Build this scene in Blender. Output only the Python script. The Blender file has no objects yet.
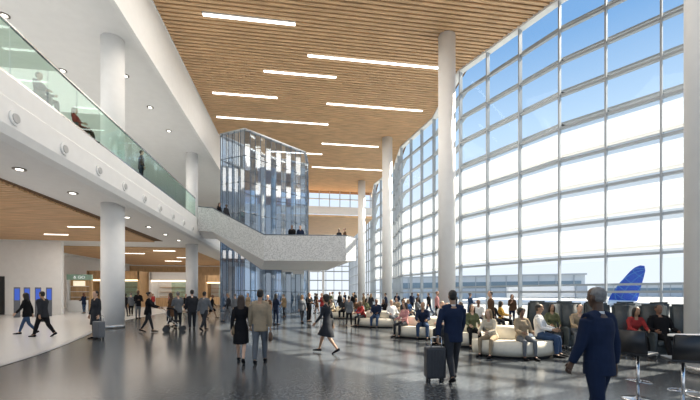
import bpy, bmesh, math, random
from mathutils import Vector, Matrix
random.seed(7)
S = bpy.context.scene
COL = S.collection
sin, cos, pi = math.sin, math.cos, math.pi
CS, SN = 0.98927, 0.14608
# ---------- surveying: bearing + distance -> plan position ----------
def gp(px, d):
    r = (px-350)/360*d
    return (r*CS+d*SN, d*CS-r*SN)
def gz(px, py, z):
    d = 360*(z-1.7)/(293-py)
    return gp(px, d)
# ---------- materials ----------
MC = {}
def mat(name, col, rough=0.6, metal=0.0, noise=0.0, scale=8.0, emit=0.0, spec=0.5, bump=0.0, stretch=None):
    if name in MC: return MC[name]
    m = bpy.data.materials.new(name); m.use_nodes = True
    n = m.node_tree.nodes; l = m.node_tree.links
    b = n['Principled BSDF']
    b.inputs['Base Color'].default_value = (*col, 1)
    b.inputs['Roughness'].default_value = rough
    b.inputs['Metallic'].default_value = metal
    b.inputs['Specular IOR Level'].default_value = spec
    if emit:
        b.inputs['Emission Color'].default_value = (*col, 1)
        b.inputs['Emission Strength'].default_value = emit
    if noise > 0:
        tc = n.new('ShaderNodeTexCoord'); mp = n.new('ShaderNodeMapping')
        if stretch: mp.inputs['Scale'].default_value = stretch
        nz = n.new('ShaderNodeTexNoise'); nz.inputs['Scale'].default_value = scale
        nz.inputs['Detail'].default_value = 4
        rp = n.new('ShaderNodeValToRGB')
        rp.color_ramp.elements[0].position = 0.3; rp.color_ramp.elements[1].position = 0.7
        rp.color_ramp.elements[0].color = (*[c*(1-noise) for c in col], 1)
        rp.color_ramp.elements[1].color = (*[min(1, c*(1+noise)) for c in col], 1)
        l.new(tc.outputs['Object'], mp.inputs['Vector']); l.new(mp.outputs[0], nz.inputs['Vector'])
        l.new(nz.outputs['Fac'], rp.inputs['Fac']); l.new(rp.outputs['Color'], b.inputs['Base Color'])
        if bump:
            bp = n.new('ShaderNodeBump'); bp.inputs['Strength'].default_value = bump
            l.new(nz.outputs['Fac'], bp.inputs['Height']); l.new(bp.outputs[0], b.inputs['Normal'])
    MC[name] = m
    return m
def glassmat(name, tint, gloss=0.1, rough=0.02, milky=0.0, milkcol=(0.9,0.93,0.95), kind='ShaderNodeBsdfTranslucent'):
    m = bpy.data.materials.new(name); m.use_nodes = True
    n = m.node_tree.nodes; l = m.node_tree.links
    n.remove(n['Principled BSDF']); o = n['Material Output']
    t = n.new('ShaderNodeBsdfTransparent'); t.inputs[0].default_value = (*tint, 1)
    g = n.new('ShaderNodeBsdfGlossy'); g.inputs['Roughness'].default_value = rough
    g.inputs['Color'].default_value = (0.9, 0.95, 1, 1)
    mx = n.new('ShaderNodeMixShader'); mx.inputs[0].default_value = gloss
    l.new(t.outputs[0], mx.inputs[1]); l.new(g.outputs[0], mx.inputs[2])
    last = mx
    if milky > 0:
        tr = n.new(kind); tr.inputs[0].default_value = (*milkcol, 1)
        m2 = n.new('ShaderNodeMixShader'); m2.inputs[0].default_value = milky
        l.new(mx.outputs[0], m2.inputs[1]); l.new(tr.outputs[0], m2.inputs[2]); last = m2
    l.new(last.outputs[0], o.inputs['Surface'])
    return m
WHITE = mat('white_paint', (0.87, 0.87, 0.865), 0.5, noise=0.02, scale=3)
SOFF = mat('soffit_paint', (0.84, 0.84, 0.84), 0.6, noise=0.02, scale=2)
FRAME = mat('frame_aluminium', (0.40, 0.44, 0.48), 0.4, 0.2, noise=0.03)
STEEL = mat('brushed_steel', (0.6, 0.61, 0.62), 0.25, 1.0, noise=0.05, scale=20)
CHROME = mat('chrome', (0.62, 0.62, 0.64), 0.15, 1.0, noise=0.02)
DARKM = mat('dark_mullion', (0.10, 0.13, 0.17), 0.35, 0.5, noise=0.05)
BLACK = mat('black_plastic', (0.02, 0.021, 0.024), 0.4, noise=0.1)
DARKGAP = mat('ceiling_backing', (0.15, 0.085, 0.045), 0.9, noise=0.1)
WOOD = mat('oak_slats', (0.74, 0.48, 0.265), 0.5, noise=0.2, scale=1.6, stretch=(0.5, 6, 1))
WOOD2 = mat('oak_veneer', (0.55, 0.35, 0.18), 0.5, noise=0.2, scale=3, stretch=(4, 4, 0.4))
UPH = mat('slate_upholstery', (0.03, 0.042, 0.05), 0.5, noise=0.15, scale=14)
CREAM = mat('cream_upholstery', (0.64, 0.59, 0.49), 0.6, noise=0.04, scale=12)
LAMP = mat('lamp_diffuser', (1.0, 0.95, 0.86), 0.5, emit=5.0, noise=0.0)
GL = glassmat('clear_glazing', (0.96, 0.98, 0.985), 0.012)
GLF = glassmat('fritted_glazing', (0.92, 0.94, 0.95), 0.012, milky=0.36, milkcol=(0.50, 0.52, 0.53))
GLR = glassmat('green_rail_glass', (0.80, 0.91, 0.86), 0.06)
GLT = glassmat('blue_tower_glass', (0.56, 0.67, 0.80), 0.22, 0.04, milky=0.12, milkcol=(0.20, 0.32, 0.46), kind='ShaderNodeBsdfDiffuse')
GLT2 = glassmat('pale_tower_glass', (0.78, 0.86, 0.93), 0.20, 0.04, milky=0.08, milkcol=(0.6, 0.7, 0.8), kind='ShaderNodeBsdfDiffuse')
GLT3 = glassmat('deep_tower_glass', (0.34, 0.45, 0.60), 0.28, 0.04, milky=0.12, milkcol=(0.08, 0.15, 0.26), kind='ShaderNodeBsdfDiffuse')
def perforated():
    m = mat('perforated_metal', (0.74, 0.75, 0.76), 0.45)
    n = m.node_tree.nodes; l = m.node_tree.links; b = n['Principled BSDF']
    tc = n.new('ShaderNodeTexCoord'); v = n.new('ShaderNodeTexVoronoi'); v.inputs['Scale'].default_value = 14
    r = n.new('ShaderNodeValToRGB')
    r.color_ramp.elements[0].position = 0.15; r.color_ramp.elements[0].color = (0.26, 0.28, 0.30, 1)
    r.color_ramp.elements[1].position = 0.55; r.color_ramp.elements[1].color = (0.62, 0.635, 0.65, 1)
    l.new(tc.outputs['Object'], v.inputs['Vector']); l.new(v.outputs['Distance'], r.inputs['Fac'])
    l.new(r.outputs['Color'], b.inputs['Base Color']); return m
PERF = perforated()
def terrazzo(name, lo, hi, rough, sc=26):
    m = mat(name, lo, rough)
    n = m.node_tree.nodes; l = m.node_tree.links; b = n['Principled BSDF']
    tc = n.new('ShaderNodeTexCoord')
    a = n.new('ShaderNodeTexNoise'); a.inputs['Scale'].default_value = sc; a.inputs['Detail'].default_value = 6
    a.inputs['Roughness'].default_value = 0.9
    r = n.new('ShaderNodeValToRGB'); e = r.color_ramp.elements
    e[0].position = 0.47; e[0].color = (*lo, 1)
    e[1].position = 0.63; e[1].color = (*hi, 1)
    l.new(tc.outputs['Object'], a.inputs['Vector'])
    l.new(a.outputs['Fac'], r.inputs['Fac']); l.new(r.outputs['Color'], b.inputs['Base Color'])
    return m
TERR = terrazzo('dark_terrazzo', (0.020, 0.025, 0.031), (0.17, 0.18, 0.19), 0.20, 16)
TERL = terrazzo('pale_terrazzo', (0.66, 0.66, 0.66), (0.74, 0.74, 0.73), 0.22, 20)

# ---------- object helpers ----------
def add(name, me, parent=None, m=None, label=None, category=None, group=None, kind=None):
    o = bpy.data.objects.new(name, me)
    COL.objects.link(o)
    if parent: o.parent = parent
    if m and me is not None: 
        me.materials.clear(); me.materials.append(m)
    if label: o['label'] = label
    if category: o['category'] = category
    if group: o['group'] = group
    if kind: o['kind'] = kind
    return o
def empty(name, loc, label, category, group=None, rz=0.0):
    o = add(name, None, label=label, category=category, group=group)
    o.location = loc; o.rotation_euler = (0, 0, rz); o.empty_display_size = 0.2
    return o
def bmbox(bm, x0, x1, y0, y1, z0, z1):
    v = [bm.verts.new(p) for p in [(x0,y0,z0),(x1,y0,z0),(x1,y1,z0),(x0,y1,z0),(x0,y0,z1),(x1,y0,z1),(x1,y1,z1),(x0,y1,z1)]]
    for f in [(0,3,2,1),(4,5,6,7),(0,1,5,4),(1,2,6,5),(2,3,7,6),(3,0,4,7)]:
        bm.faces.new([v[i] for i in f])
    return v
def tomesh(bm, smooth=False):
    bmesh.ops.recalc_face_normals(bm, faces=bm.faces)
    me = bpy.data.meshes.new('m'); bm.to_mesh(me); bm.free()
    if smooth:
        me.polygons.foreach_set('use_smooth', [True]*len(me.polygons))
    return me
def boxmesh(x0, x1, y0, y1, z0, z1, bev=0.0, seg=2):
    bm = bmesh.new(); bmbox(bm, x0, x1, y0, y1, z0, z1)
    if bev: bmesh.ops.bevel(bm, geom=bm.edges[:], offset=bev, segments=seg, profile=0.6, affect='EDGES')
    return tomesh(bm, bev > 0)
def prism(pts, z0, z1):
    bm = bmesh.new(); a = [bm.verts.new((*p, z0 if not callable(z0) else z0(*p))) for p in pts]
    b = [bm.verts.new((*p, z1 if not callable(z1) else z1(*p))) for p in pts]
    bm.faces.new(a[::-1]); bm.faces.new(b)
    for i in range(len(pts)):
        j = (i+1) % len(pts); bm.faces.new([a[i], a[j], b[j], b[i]])
    return tomesh(bm)
def cyl(r0, r1, z0, z1, seg=32, cx=0, cy=0, bm=None):
    own = bm is None
    if own: bm = bmesh.new()
    A = [bm.verts.new((cx+r0*cos(2*pi*i/seg), cy+r0*sin(2*pi*i/seg), z0)) for i in range(seg)]
    B = [bm.verts.new((cx+r1*cos(2*pi*i/seg), cy+r1*sin(2*pi*i/seg), z1)) for i in range(seg)]
    for i in range(seg):
        j = (i+1) % seg; f = bm.faces.new([A[i], A[j], B[j], B[i]]); f.smooth = True
    bm.faces.new(A[::-1]); bm.faces.new(B)
    return tomesh(bm) if own else None
def lathe(prof, seg=32):
    bm = bmesh.new(); rings = []
    for r, z in prof:
        rings.append([bm.verts.new((r*cos(2*pi*i/seg), r*sin(2*pi*i/seg), z)) for i in range(seg)])
    for a, b in zip(rings, rings[1:]):
        for i in range(seg):
            j = (i+1) % seg; f = bm.faces.new([a[i], a[j], b[j], b[i]]); f.smooth = True
    bm.faces.new(rings[0][::-1]); bm.faces.new(rings[-1])
    return tomesh(bm)
X = Vector((1, 0, 0)); Y = Vector((0, 1, 0)); Z = Vector((0, 0, 1))
def loft(bm, secs, seg=12, mi=0):
    """secs: (center, rx, ry); ring frames follow the path"""
    n = len(secs); cs = [Vector(s[0]) for s in secs]; rings = []
    for k in range(n):
        t = (cs[min(k+1, n-1)]-cs[max(k-1, 0)])
        t = t.normalized() if t.length > 1e-9 else Z
        ref = X if abs(t.x) < 0.85 else Y
        u = (ref-t*ref.dot(t)).normalized(); v = t.cross(u)
        rings.append([bm.verts.new(cs[k]+u*secs[k][1]*cos(2*pi*i/seg)+v*secs[k][2]*sin(2*pi*i/seg)) for i in range(seg)])
    for a, b in zip(rings, rings[1:]):
        for i in range(seg):
            j = (i+1) % seg; f = bm.faces.new([a[i], a[j], b[j], b[i]]); f.smooth = True; f.material_index = mi
    f = bm.faces.new(rings[0][::-1]); f.material_index = mi
    f = bm.faces.new(rings[-1]); f.material_index = mi
def rod(bm, a, b, r, seg=8): loft(bm, [(a, r, r), (b, r, r)], seg)
def ell(bm, c, rx, ry, rz, seg=12, mi=0):
    c = Vector(c); secs = []
    for k in range(9):
        a = -pi/2+pi*k/8; q = max(0.06, cos(a))
        secs.append((c+Z*rz*sin(a), rx*q, ry*q))
    loft(bm, secs, seg, mi)
def strut(pts, r, seg=8):
    bm = bmesh.new()
    for a, b in zip(pts, pts[1:]): rod(bm, a, b, r, seg)
    return tomesh(bm)

# ================= PEOPLE =================
PENDING = []
def queue(o, voxel, smooth_it, extra=None):
    PENDING.append((o, extra))
    r = o.modifiers.new('r', 'REMESH'); r.mode = 'VOXEL'; r.voxel_size = voxel; r.use_smooth_shade = True
    s = o.modifiers.new('s', 'SMOOTH'); s.factor = 0.5; s.iterations = smooth_it
def flush():
    dg = bpy.context.evaluated_depsgraph_get(); dg.update()
    res = []
    for o, ex in PENDING:
        res.append((o, bpy.data.meshes.new_from_object(o.evaluated_get(dg)), ex))
    for o, me, ex in res:
        o.modifiers.clear()
        mats = [m for m in o.data.materials]
        if ex is not None:
            bm = bmesh.new(); bm.from_mesh(me); bm.from_mesh(ex); bm.to_mesh(me); bm.free()
        me.materials.clear()
        for m in mats: me.materials.append(m)
        o.data = me
SKINS = {'light': (0.55, 0.34, 0.24), 'tan': (0.36, 0.21, 0.13), 'brown': (0.19, 0.10, 0.065), 'dark': (0.085, 0.047, 0.03)}
COLS = {'navy': (0.014, 0.022, 0.048), 'black': (0.010, 0.010, 0.012), 'grey': (0.12, 0.13, 0.145), 'charcoal': (0.028, 0.030, 0.036),
        'white': (0.66, 0.66, 0.65), 'beige': (0.30, 0.235, 0.16), 'tan': (0.24, 0.17, 0.10), 'olive': (0.10, 0.11, 0.06), 'red': (0.28, 0.035, 0.035),
        'blue': (0.05, 0.12, 0.27), 'pink': (0.45, 0.22, 0.22), 'denim': (0.04, 0.07, 0.135), 'mustard': (0.34, 0.20, 0.04),
        'brown': (0.09, 0.05, 0.03), 'cream': (0.52, 0.46, 0.36)}
HAIRS = {'black': (0.010, 0.008, 0.007), 'brown': (0.045, 0.025, 0.014), 'blonde': (0.28, 0.18, 0.09), 'grey': (0.16, 0.155, 0.15), 'auburn': (0.12, 0.045, 0.02)}
def cloth(c): return mat('cloth_'+c, COLS[c], 0.9, noise=0.12, scale=9, bump=0.15, spec=0.12)
EYE = mat('eye_dark', (0.03, 0.02, 0.02), 0.2, noise=0.05)
LIP = mat('lip', (0.30, 0.11, 0.09), 0.5, noise=0.05)
POSES = {
 'stand': dict(lR=(0.03, 0.03, 0.05), lL=(-0.03, 0.03, 0.05), aR=(0.05, 0.16, 0.25, 0.05), aL=(0.0, 0.16, 0.2, 0.05), lean=0.0),
 'walk':  dict(lR=(0.42, 0.12, 0.02), lL=(-0.25, 0.42, 0.02), aR=(-0.35, 0.12, 0.25, 0.0), aL=(0.35, 0.12, 0.35, 0.0), lean=0.05),
 'walk2': dict(lR=(-0.28, 0.38, 0.02), lL=(0.36, 0.08, 0.02), aR=(0.32, 0.13, 0.4, 0.0), aL=(-0.3, 0.14, 0.2, 0.0), lean=0.05),
 'stroll':dict(lR=(0.2, 0.06, 0.03), lL=(-0.12, 0.2, 0.03), aR=(-0.15, 0.14, 0.2, 0.0), aL=(0.16, 0.14, 0.25, 0.0), lean=0.02),
 'pull':  dict(lR=(0.30, 0.08, 0.02), lL=(-0.2, 0.32, 0.02), aR=(0.3, 0.12, 0.35, 0.0), aL=(-0.20, 0.34, 0.02, 0.0), lean=0.03),
 'push':  dict(lR=(0.30, 0.08, 0.02), lL=(-0.2, 0.32, 0.02), aR=(0.65, 0.05, 0.55, 0.05), aL=(0.65, 0.05, 0.55, 0.05), lean=0.08),
 'hold':  dict(lR=(0.05, 0.06, 0.05), lL=(-0.05, 0.06, 0.05), aR=(0.25, 0.12, 1.5, 0.35), aL=(0.2, 0.14, 1.3, 0.35), lean=0.0),
 'phone': dict(lR=(0.05, 0.06, 0.05), lL=(-0.05, 0.06, 0.05), aR=(0.3, 0.12, 1.9, 0.3), aL=(0.0, 0.16, 0.2, 0.0), lean=0.0),
 'sit':   dict(lR=(1.45, 1.45, 0.14), lL=(1.45, 1.38, 0.14), aR=(0.45, 0.12, 0.95, 0.25), aL=(0.5, 0.12, 0.85, 0.3), lean=-0.05),
 'sitlean': dict(lR=(1.45, 1.5, 0.2), lL=(1.45, 1.3, 0.2), aR=(0.6, 0.14, 0.7, 0.35), aL=(0.6, 0.14, 0.8, 0.35), lean=0.35),
 'sitback': dict(lR=(1.5, 1.2, 0.08), lL=(1.5, 1.25, 0.12), aR=(0.3, 0.3, 1.1, 0.2), aL=(0.35, 0.25, 1.0, 0.2), lean=-0.22),
}
def person(x, y, hd, pose='stand', top='navy', bottom='charcoal', skin='light', hair='brown', sex='m', style='short', h=1.75,
           wear='jacket', z=0.0, look=0.0, nod=0.0, sleeves='long', shoes='black', voxel=0.02, doing=None, collar=False):
    p = POSES[pose]; F = sex == 'f'; s = h/1.75
    sm = mat('skin_'+skin, SKINS[skin], 0.55, noise=0.06, scale=10)
    tl = Vector((0, sin(p['lean']), cos(p['lean'])))       # spine direction
    tf = Vector((0, cos(p['lean']), -sin(p['lean'])))
    P = Vector((0, 0, 0))
    shw = 0.165 if F else 0.19
    SH = P+tl*0.475
    J = {}
    for sd, sx in (('R', 1), ('L', -1)):
        a, b, ab = p['l'+sd]; hip = P+Vector((sx*(0.085), 0, -0.02))
        td = Vector((sx*sin(ab), sin(a), -cos(a))).normalized()
        kn = hip+td*0.43
        sa = a-b; sdv = Vector((0, sin(sa), -cos(sa))).normalized(); an = kn+sdv*0.41
        J['leg'+sd] = (hip, kn, an, sa)
        f, ab, e, inn = p['a'+sd]; sh = SH+X*sx*shw-tl*0.02
        ud = Vector((sx*sin(ab), sin(f)*cos(ab), -cos(f)*cos(ab))); el = sh+ud*0.285
        fd = Vector((-sx*sin(inn)+sx*sin(ab)*0.4, sin(f+e)*cos(inn), -cos(f+e)*cos(inn))).normalized(); wr = el+fd*0.25
        J['arm'+sd] = (sh, el, wr, fd)
    low = 9; feet = {}
    for sd in 'RL':
        hip, kn, an, sa = J['leg'+sd]
        pitch = max(0, (-sa-0.25))*1.1
        if pose.startswith('sit'): pitch = 0
        fw = Vector((0, cos(pitch), -sin(pitch))); dn = Vector((0, -sin(pitch), -cos(pitch)))
        heel = an-fw*0.05+dn*0.035; toe = an+fw*0.17+dn*0.055
        feet[sd] = (heel, toe, fw, dn); low = min(low, heel.z-0.045, toe.z-0.028)
    dz = Vector((0, 0, -low))
    HN = SH+tl*0.045; hz = (tl*0.5+Z*0.5).normalized()
    HC = HN+hz*0.19+Y*0.018
    if nod: HC = HC+Y*0.03*nod
    HM = Matrix.Rotation(look, 4, 'Z') @ Matrix.Rotation(-0.5*nod, 4, 'X')
    def hp(q): return HC+(HM @ Vector(q))
    bm = bmesh.new()
    def torso(bm, g=0.0, lo=-0.09, hi=0.53):
        if F: pr = [(-0.12, .13, .10), (-0.05, .168, .118), (0.02, .165, .112), (.10, .135, .098), (.18, .118, .088), (.26, .13, .10), (.33, .142, .118), (.41, .145, .10), (.475, .125, .075), (.53, .055, .055)]
        else: pr = [(-0.12, .13, .10), (-0.05, .158, .118), (0.02, .16, .115), (.10, .15, .108), (.18, .145, .105), (.26, .16, .112), (.33, .172, .12), (.41, .175, .11), (.475, .15, .082), (.53, .06, .06)]
        loft(bm, [(P+tl*k, a+g, b+g) for k, a, b in pr if lo-0.001 <= k <= hi+0.001], 20)
        for sx in (-1, 1):
            loft(bm, [(SH+X*sx*0.03+tl*0.035, .05+g*.6, .05+g*.6), (SH+X*sx*shw*0.6+tl*0.005, .055+g*.7, .058+g*.7), (SH+X*sx*shw-tl*0.02, .056+g, .058+g)], 12)
        if F:
            for sx in (-1, 1): ell(bm, P+tl*0.32+X*sx*0.065+tf*0.075, .055+g, .05+g, .055+g)
    def arm(bm, sd, g=0.0, upto=1.0, fem=F):
        sh, el, wr, fd = J['arm'+sd]; k = 0.86 if fem else 1.0
        A = [(sh, .056*k+g, .056*k+g), (sh.lerp(el, .4), .05*k+g, .05*k+g), (el, .040*k+g, .040*k+g)]
        if upto > 0.5: A += [(el.lerp(wr, .3), .042*k+g, .040*k+g), (wr.lerp(el, .06), .028*k+g*1.1, .026*k+g*1.1)]
        loft(bm, A, 12)
    def leg(bm, sd, g=0.0, to=1.0):
        hip, kn, an, sa = J['leg'+sd]; k = 0.95 if F else 1.0
        A = [(hip+Z*0.02, .088*k+g, .09*k+g), (hip.lerp(kn, .35), .08*k+g, .083*k+g), (hip.lerp(kn, .75), .06*k+g, .062*k+g)]
        if to > 0.4: A += [(kn, .053*k+g, .056*k+g)]
        if to > 0.6: A += [(kn.lerp(an, .3), .051*k+g, .056*k+g), (kn.lerp(an, .65), .04*k+g, .042*k+g), (an.lerp(kn, .04), .034*k+g, .036*k+g)]
        loft(bm, A, 14)
    torso(bm)
    for sd in 'RL':
        arm(bm, sd); leg(bm, sd)
        heel, toe, fw, dn = feet[sd]
        an = J['leg'+sd][2]
        loft(bm, [(heel, .03, .035), (an+fw*0.02+dn*0.03, .036, .042), (an+fw*.1+dn*.045, .038, .028), (toe, .03, .016)], 10)
        sh, el, wr, fd = J['arm'+sd]; sx = 1 if sd == 'R' else -1
        nrm = (Vector((-sx, 0, 0))-fd*fd.dot(Vector((-sx, 0, 0)))).normalized()
        w = nrm.cross(fd)*1.0
        if w.y < 0 and abs(w.y) > abs(w.z) or (abs(w.z) >= abs(w.y) and w.z < 0): w = -w
        J['hand'+sd] = (wr, fd, nrm, w)
        pm = [bm.verts.new(wr+fd*a+w*b+nrm*c) for a, b, c in [(-.02,-.026,-.014),(-.02,.026,-.014),(-.02,.026,.014),(-.02,-.026,.014),(.085,-.04,-.013),(.085,.04,-.013),(.085,.04,.013),(.085,-.04,.013)]]
        for f in [(0,3,2,1),(4,5,6,7),(0,1,5,4),(1,2,6,5),(2,3,7,6),(3,0,4,7)]: bm.faces.new([pm[i] for i in f])
    loft(bm, [(SH+tl*0.02, .062, .062), (SH+tl*0.07, .052, .055), (HC-Z*0.07-Y*0.015, .05, .055)], 14)
    loft(bm, [(hp((0, .045, -.122)), .022, .022), (hp((0, .035, -.105)), .042, .048), (hp((0, .02, -.07)), .058, .074), (hp((0, .008, -.025)), .069, .089),
              (hp((0, 0, .02)), .075, .097), (hp((0, -.004, .06)), .073, .094), (hp((0, -.008, .09)), .058, .076), (hp((0, -.01, .112)), .03, .04)], 18)
    loft(bm, [(hp((0, .088, .012)), .008, .008), (hp((0, .105, -.02)), .012, .014), (hp((0, .102, -.034)), .016, .012)], 8)
    for sx in (-1, 1): ell(bm, hp((sx*.078, -.008, -.012)), .010, .020, .032, 8)
    for v in bm.verts: v.co = (v.co+dz)*s
    eb = bmesh.new()
    for sd in 'RL':
        wr, fd, nrm, w = J['hand'+sd]
        for off, ln, r in ((-.031, .058, .0075), (-.011, .072, .0082), (.010, .078, .0085), (.030, .070, .008)):
            b0 = wr+fd*0.07+w*off; b1 = b0+fd*(0.015+ln*.42)+nrm*.008; b2 = b1+(fd*.8+nrm*.6).normalized()*ln*.34; b3 = b2+(fd*.45+nrm*.9).normalized()*ln*.28
            loft(eb, [(b0, r, r), (b1, r*1.05, r*1.05), (b2, r*.95, r*.95), (b3, r*.7, r*.7)], 6)
        b0 = wr+fd*0.025+w*.024; b1 = b0+(fd*.7+w*.75+nrm*.3).normalized()*.038; b2 = b1+(fd*.95+w*.25+nrm*.3).normalized()*.034
        loft(eb, [(b0, .013, .013), (b1, .0105, .0105), (b2, .008, .008)], 6)
    for sx in (-1, 1): ell(eb, hp((sx*.031, .083, .004)), .012, .008, .006, 8, 1)
    ell(eb, hp((0, .088, -.062)), .022, .007, .006, 8, 2)
    for v in eb.verts: v.co = (v.co+dz)*s
    wd = {'jacket': top+' jacket', 'shirt': top+' shirt', 'coat': 'long '+top+' coat', 'dress': top+' dress'}[wear]
    act = doing or {'stand': 'standing', 'walk': 'walking', 'walk2': 'walking', 'stroll': 'strolling', 'pull': 'pulling luggage', 'push': 'walking while pushing',
                    'hold': 'standing with raised forearms', 'phone': 'holding a hand up', 'sit': 'sitting', 'sitlean': 'sitting and leaning forward', 'sitback': 'sitting back'}[pose]
    lab = 'person in %s%s, %s' % (wd, '' if wear == 'dress' else ' and '+bottom+' trousers', act)
    body = add('person', tomesh(bm, True), label=lab, category='person')
    body.data.materials.append(sm); body.data.materials.append(EYE); body.data.materials.append(LIP)
    queue(body, voxel*0.75, 2, tomesh(eb, True))
    body.location = (x, y, z); body.rotation_euler = (0, 0, hd)
    def child(name, bm, m, vx, it=2, remesh=True):
        for v in bm.verts: v.co = (v.co+dz)*s
        o = add(name, tomesh(bm, True), body, m)
        if remesh: queue(o, vx, it)
        return o
    if wear in ('jacket', 'shirt', 'coat'):
        g = 0.024 if wear != 'shirt' else 0.016
        bm = bmesh.new(); torso(bm, g, -0.05 if pose.startswith('sit') else -0.12, 0.475)
        for sd in 'RL': arm(bm, sd, g*0.75, 1.0 if sleeves == 'long' else 0.4)
        if wear == 'coat' and not pose.startswith('sit'):
            loft(bm, [(P+Z*0.05, .17, .13), (P-Z*0.2, .19, .16), (P-Z*0.42, .2, .19)], 20)
        elif not pose.startswith('sit'):
            loft(bm, [(P+tl*0.06, .165 if F else .17, .125), (P-tl*.06, .185, .145), (P-tl*(0.17 if wear == 'jacket' else 0.1), .185, .15)], 20)
        child(wear, bm, cloth(top), voxel*0.9)
        if collar:
            bm = bmesh.new(); loft(bm, [(SH+tl*0.03, .066, .066), (SH+tl*0.075, .060, .062)], 16)
            child('shirt_collar', bm, cloth('white'), 0, 0, False)
        bm = bmesh.new()
        torso(bm, 0.012, -0.12, 0.10)
        for sd in 'RL': leg(bm, sd, 0.018 if not F else 0.008)
        child('trousers', bm, cloth(bottom), voxel*0.9)
    else:
        bm = bmesh.new(); torso(bm, 0.012, -0.12, 0.475)
        for sd in 'RL': arm(bm, sd, 0.011, 1.0 if sleeves == 'long' else .4)
        if pose.startswith('sit'):
            for sd in 'RL': leg(bm, sd, 0.02, 0.5)
            a = (J['legR'][0]+J['legL'][0])/2; b = (J['legR'][1]+J['legL'][1])/2
            loft(bm, [(a, .12, .08), (b, .12, .06)], 14)
        else:
            kr = J['legR'][1]; kl = J['legL'][1]; km = (kr+kl)/2; dy = abs(kr.y-kl.y)/2
            loft(bm, [(P+Z*0.03, .165, .12), (P-Z*0.12, .19, .14), (P-Z*0.27+Y*km.y*.5, .195, .14+dy*.6), (P-Z*0.40+Y*km.y, .20, .13+dy)], 20)
        child('dress', bm, cloth(top), voxel*0.9)
    for sd in 'RL':
        heel, toe, fw, dn = feet[sd]; an = J['leg'+sd][2]; bm = bmesh.new()
        loft(bm, [(heel-fw*0.02+dn*0.0, .028, .034), (heel+fw*.02, .041, .043), (an+fw*.05+dn*.042, .043, .039), (an+fw*.13+dn*.052, .046, .03), (toe+fw*.02, .036, .022), (toe+fw*.045, .018, .014)], 12)
        child('shoe', bm, cloth(shoes), 0, 0, False)
    bm = bmesh.new()
    if style == 'short':
        ell(bm, hp((0, -.014, .040)), .082, .098, .085, 16); ell(bm, hp((0, -.036, -.012)), .076, .07, .075, 14)
    elif style == 'crop':
        ell(bm, hp((0, -.012, .036)), .079, .097, .084, 16); ell(bm, hp((0, -.034, -.010)), .073, .068, .06, 14)
    elif style == 'long':
        ell(bm, hp((0, -.012, .036)), .088, .104, .093, 16)
        loft(bm, [(hp((0, -.04, .03)), .088, .07), (hp((0, -.055, -.06)), .094, .06), (hp((0, -.07, -.15)), .095, .048), (hp((0, -.085, -.24)), .075, .035), (hp((0, -.088, -.29)), .04, .02)], 16)
        for sx in (-1, 1): loft(bm, [(hp((sx*.075, .02, .03)), .018, .04), (hp((sx*.082, .005, -.06)), .02, .04), (hp((sx*.08, -.02, -.17)), .02, .035)], 8)
    elif style == 'bun':
        ell(bm, hp((0, -.014, .038)), .083, .098, .088, 16); ell(bm, hp((0, -.034, -.01)), .076, .07, .07, 14); ell(bm, hp((0, -.115, .06)), .042, .042, .042, 12)
    elif style == 'curly':
        ell(bm, hp((0, -.022, .05)), .115, .112, .10, 16); ell(bm, hp((0, -.045, -.02)), .108, .085, .09, 14)
    child('hair', bm, mat('hair_'+hair, HAIRS[hair], 0.6, noise=0.3, scale=30, bump=0.3), voxel*0.75, 1)
    def wpt(q):
        q = (Vector(q)+dz)*s
        return Matrix.Rotation(hd, 3, 'Z') @ q + Vector((x, y, z))
    info = {k: wpt(J['hand'+k][0]+J['hand'+k][1]*0.07) for k in 'RL'}
    info['SH'] = wpt(SH); info['shR'] = wpt(J['armR'][0]); info['shL'] = wpt(J['armL'][0])
    return info

def suitcase(x, y, hd, col='charcoal', h=0.60, w=0.38, t=0.24, label=None):
    m = mat('shell_'+col, COLS[col], 0.35, noise=0.06, scale=10)
    e = empty('suitcase', (x, y, 0), label or col+' hard-shell wheeled suitcase with extended handle', 'suitcase', rz=hd)
    bm = bmesh.new(); bmbox(bm, -w/2, w/2, -t/2, t/2, 0.07, 0.07+h)
    bmesh.ops.bevel(bm, geom=bm.edges[:], offset=0.045, segments=3, profile=0.6, affect='EDGES')
    for k in range(5):
        xx = -w/2+0.07+k*(w-0.14)/4
        for sy in (-1, 1): bmbox(bm, xx-.01, xx+.01, sy*t/2-.006, sy*t/2+.006, 0.13, h)
    add('shell', tomesh(bm), e, m)
    hh = .86
    add('pull_handle', strut([(-.10, -t/2+.03, h), (-.10, -t/2+.03, hh), (.10, -t/2+.03, hh), (.10, -t/2+.03, h)], .011), e, STEEL)
    for sx in (-1, 1):
        for sy in (-1, 1):
            bm = bmesh.new(); loft(bm, [((sx*(w/2-.06)-.018, sy*(t/2-.05), .035), .035, .035), ((sx*(w/2-.06)+.018, sy*(t/2-.05), .035), .035, .035)], 14)
            bmbox(bm, sx*(w/2-.06)-.022, sx*(w/2-.06)+.022, sy*(t/2-.05)-.012, sy*(t/2-.05)+.012, .035, .09)
            add('wheel', tomesh(bm), e, BLACK)
    return e
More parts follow.
